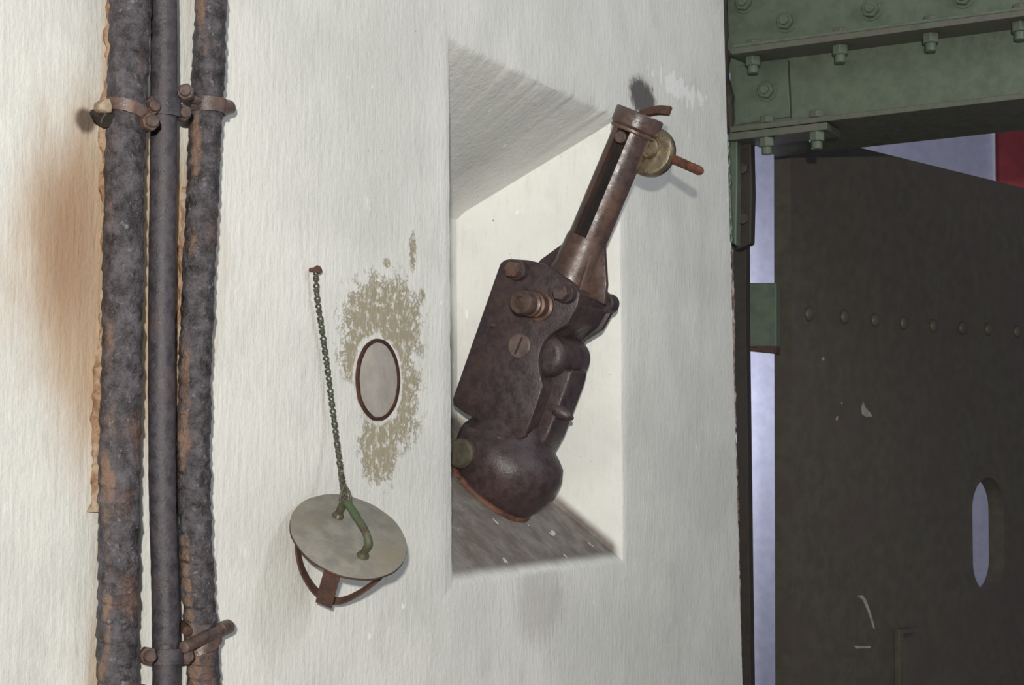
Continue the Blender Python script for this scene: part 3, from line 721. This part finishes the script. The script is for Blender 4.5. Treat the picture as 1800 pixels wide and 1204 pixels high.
obj('slot_bed', prism([pb_+sd*0.0102-se*0.0122, pb_+sd*0.0102+se*0.0122, pb_+sd*0.0125+se*0.0122, pb_+sd*0.0125-se*0.0122], pc-pb_), metal('black_grease', (0.014, 0.010, 0.010), (0.008, 0.006, 0.006), (0.025, 0.015, 0.012), 0.4, 0.5, 60, 0.3, 0.4), mech)
sp = axp(247)+sd*0.028
obj('slot_pin', cyl(sp-sd*0.016, sp+sd*0.010, 0.0105, 20, 0.0015), BOLT, mech, 30)
# latch strip across the collar end
obj('latch_strip', strap([Q(u, v, X0+0.02) for u, v in ((1124, 204), (1138, 198), (1157, 194), (1178, 195))], (AX+Vector((0.3, 0, 0.5))).normalized(), 0.015, 0.010), RUST, mech, 40)
# ribs
obj('rib', prism([Q(u, v) + Vector((-0.006, 0, 0)) for u, v in ((942, 472), (952, 457), (1000, 422), (1014, 425), (1000, 480))], (0.014, 0, 0), 0.002), IRON, mech, 30)
obj('rib', prism([Q(u, v) + Vector((-0.006, 0, 0)) for u, v in ((1058, 436), (1064, 437), (1068, 500), (1064, 535), (1030, 520))], (0.012, 0, 0), 0.002), TUBE, mech, 30)
rd = (Vector((-1, 0, 0))*0.62 + TX*0.78).normalized(); rt_ = AX.cross(rd).normalized()
obj('rib', prism([axp(440)+rd*0.030-rt_*0.003, axp(440)+rd*0.037-rt_*0.003, axp(500)+rd*0.053-rt_*0.003, axp(522)+rd*0.055-rt_*0.003, axp(522)+rd*0.020-rt_*0.003], rt_*0.006, 0.001), TUBE, mech, 30)
# brass cam wheel and rusty lever rod
wc = Q(1144, 267, X0+0.035)
wheel = loft([(wc+Vector((-0.012, 0, 0)), (1, 0, 0), 0.020), (wc+Vector((-0.010, 0, 0)), (1, 0, 0), 0.026), (wc+Vector((-0.012, 0, 0)), (1, 0, 0), 0.033), (wc+Vector((-0.010, 0, 0)), (1, 0, 0), 0.040), (wc+Vector((-0.004, 0, 0)), (1, 0, 0), 0.0440), (wc+Vector((0.008, 0, 0)), (1, 0, 0), 0.0440), (wc+Vector((0.014, 0, 0)), (1, 0, 0), 0.040)], 48)
wo = obj('cam_wheel', wheel, BRASS, mech, 40)
hb = Q(1136, 258, X0+0.012)
obj('wheel_hub', cyl(hb, hb+Vector((0.03, 0, 0)), 0.020, 24, 0.003), BRASS, wo, 40)
r0 = Q(1170, 274, X0+0.038); r1 = Q(1236, 303, X0+0.038)
obj('lever_rod', pathtube([r0.lerp(r1, k/60) for k in range(61)], 0.0085, 16, k=1, rf=lambda s, th, p: (0.0080+0.0006*math.sin(s*1900+th)+0.0005*mnoise.noise(p*160)) if s < (r1-r0).length*0.86 else 0.0085*math.sqrt(max(0.05, 1-((s/(r1-r0).length-0.86)/0.14)**2*0.9))), RUSTR, mech, 60)
# bolts, knob, slotted screw
hb1 = hexbolt_mesh('plate_bolt', 0.0145, 0.020, 0, 0, 0)
for u, v, h in ((915, 477, 0.036), (1000, 517, 0.040)):
    p = Q(u, v, XP)
    obj('bolt_boss', cyl(p, p+Vector((-h*0.5, 0, 0)), 0.0165, 24, 0.002), IRON, mech, 40)
    link('plate_bolt', hb1, BOLT, mech, p+Vector((-h*0.5, 0, 0)), Zq((-1, 0, 0)))
p = Q(1000, 517, XP)+Vector((0.158, 0, 0)) + TX*0.004
link('plate_bolt', hb1, IRON, mech, p - Vector((0.014, 0, 0)), Zq((1, 0, 0)))
obj('edge_lug', cyl(p+Vector((-0.03, 0, 0))+TX*0.006, p+Vector((0.003, 0, 0))+TX*0.006, 0.018, 20, 0.003), IRON, mech, 40)
kb = Q(950, 538, XP); E_ = Vector((-1, 0, 0))
prof = [(0, .026), (.006, .026), (.008, .021), (.020, .020), (.022, .0215), (.028, .0215), (.030, .0165), (.036, .0165), (.038, .0210), (.044, .0210), (.046, .0170), (.052, .0170), (.054, .0205), (.076, .0205), (.079, .0185), (.0795, .010), (.0775, .009), (.0775, .004)]
obj('ringed_knob', loft([(kb+E_*s, E_, r) for s, r in prof], 32), BRONZE, mech, 35)
sw = Q(914, 608, XP)
so = obj('slotted_screw', loft([(sw, E_, .0215), (sw+E_*.004, E_, .0215), (sw+E_*.006, E_, .019)], 32), metal('dull_screw', (0.13, 0.095, 0.085), (0.08, 0.06, 0.055), (0.17, 0.12, 0.10), 0.45, 0.4, 45, 0.2, 0.6), mech, 35)
ang = AX*0.95+TX*0.2
obj('screw_slot', prism([sw+E_*.0055-AX*.016-TX*.0016, sw+E_*.0055+AX*.016+TX*.0005-TX*.0016, sw+E_*.0055+AX*.016+TX*.002, sw+E_*.0055-AX*.016+TX*.0016], E_*0.0012), JAMB, so)
rv = Q(868, 572, XP); obj('grease_nipple', loft([(rv, E_, .006), (rv+E_*.004, E_, .0055), (rv+E_*.007, E_, .003)], 14), BOLT, mech, 50)
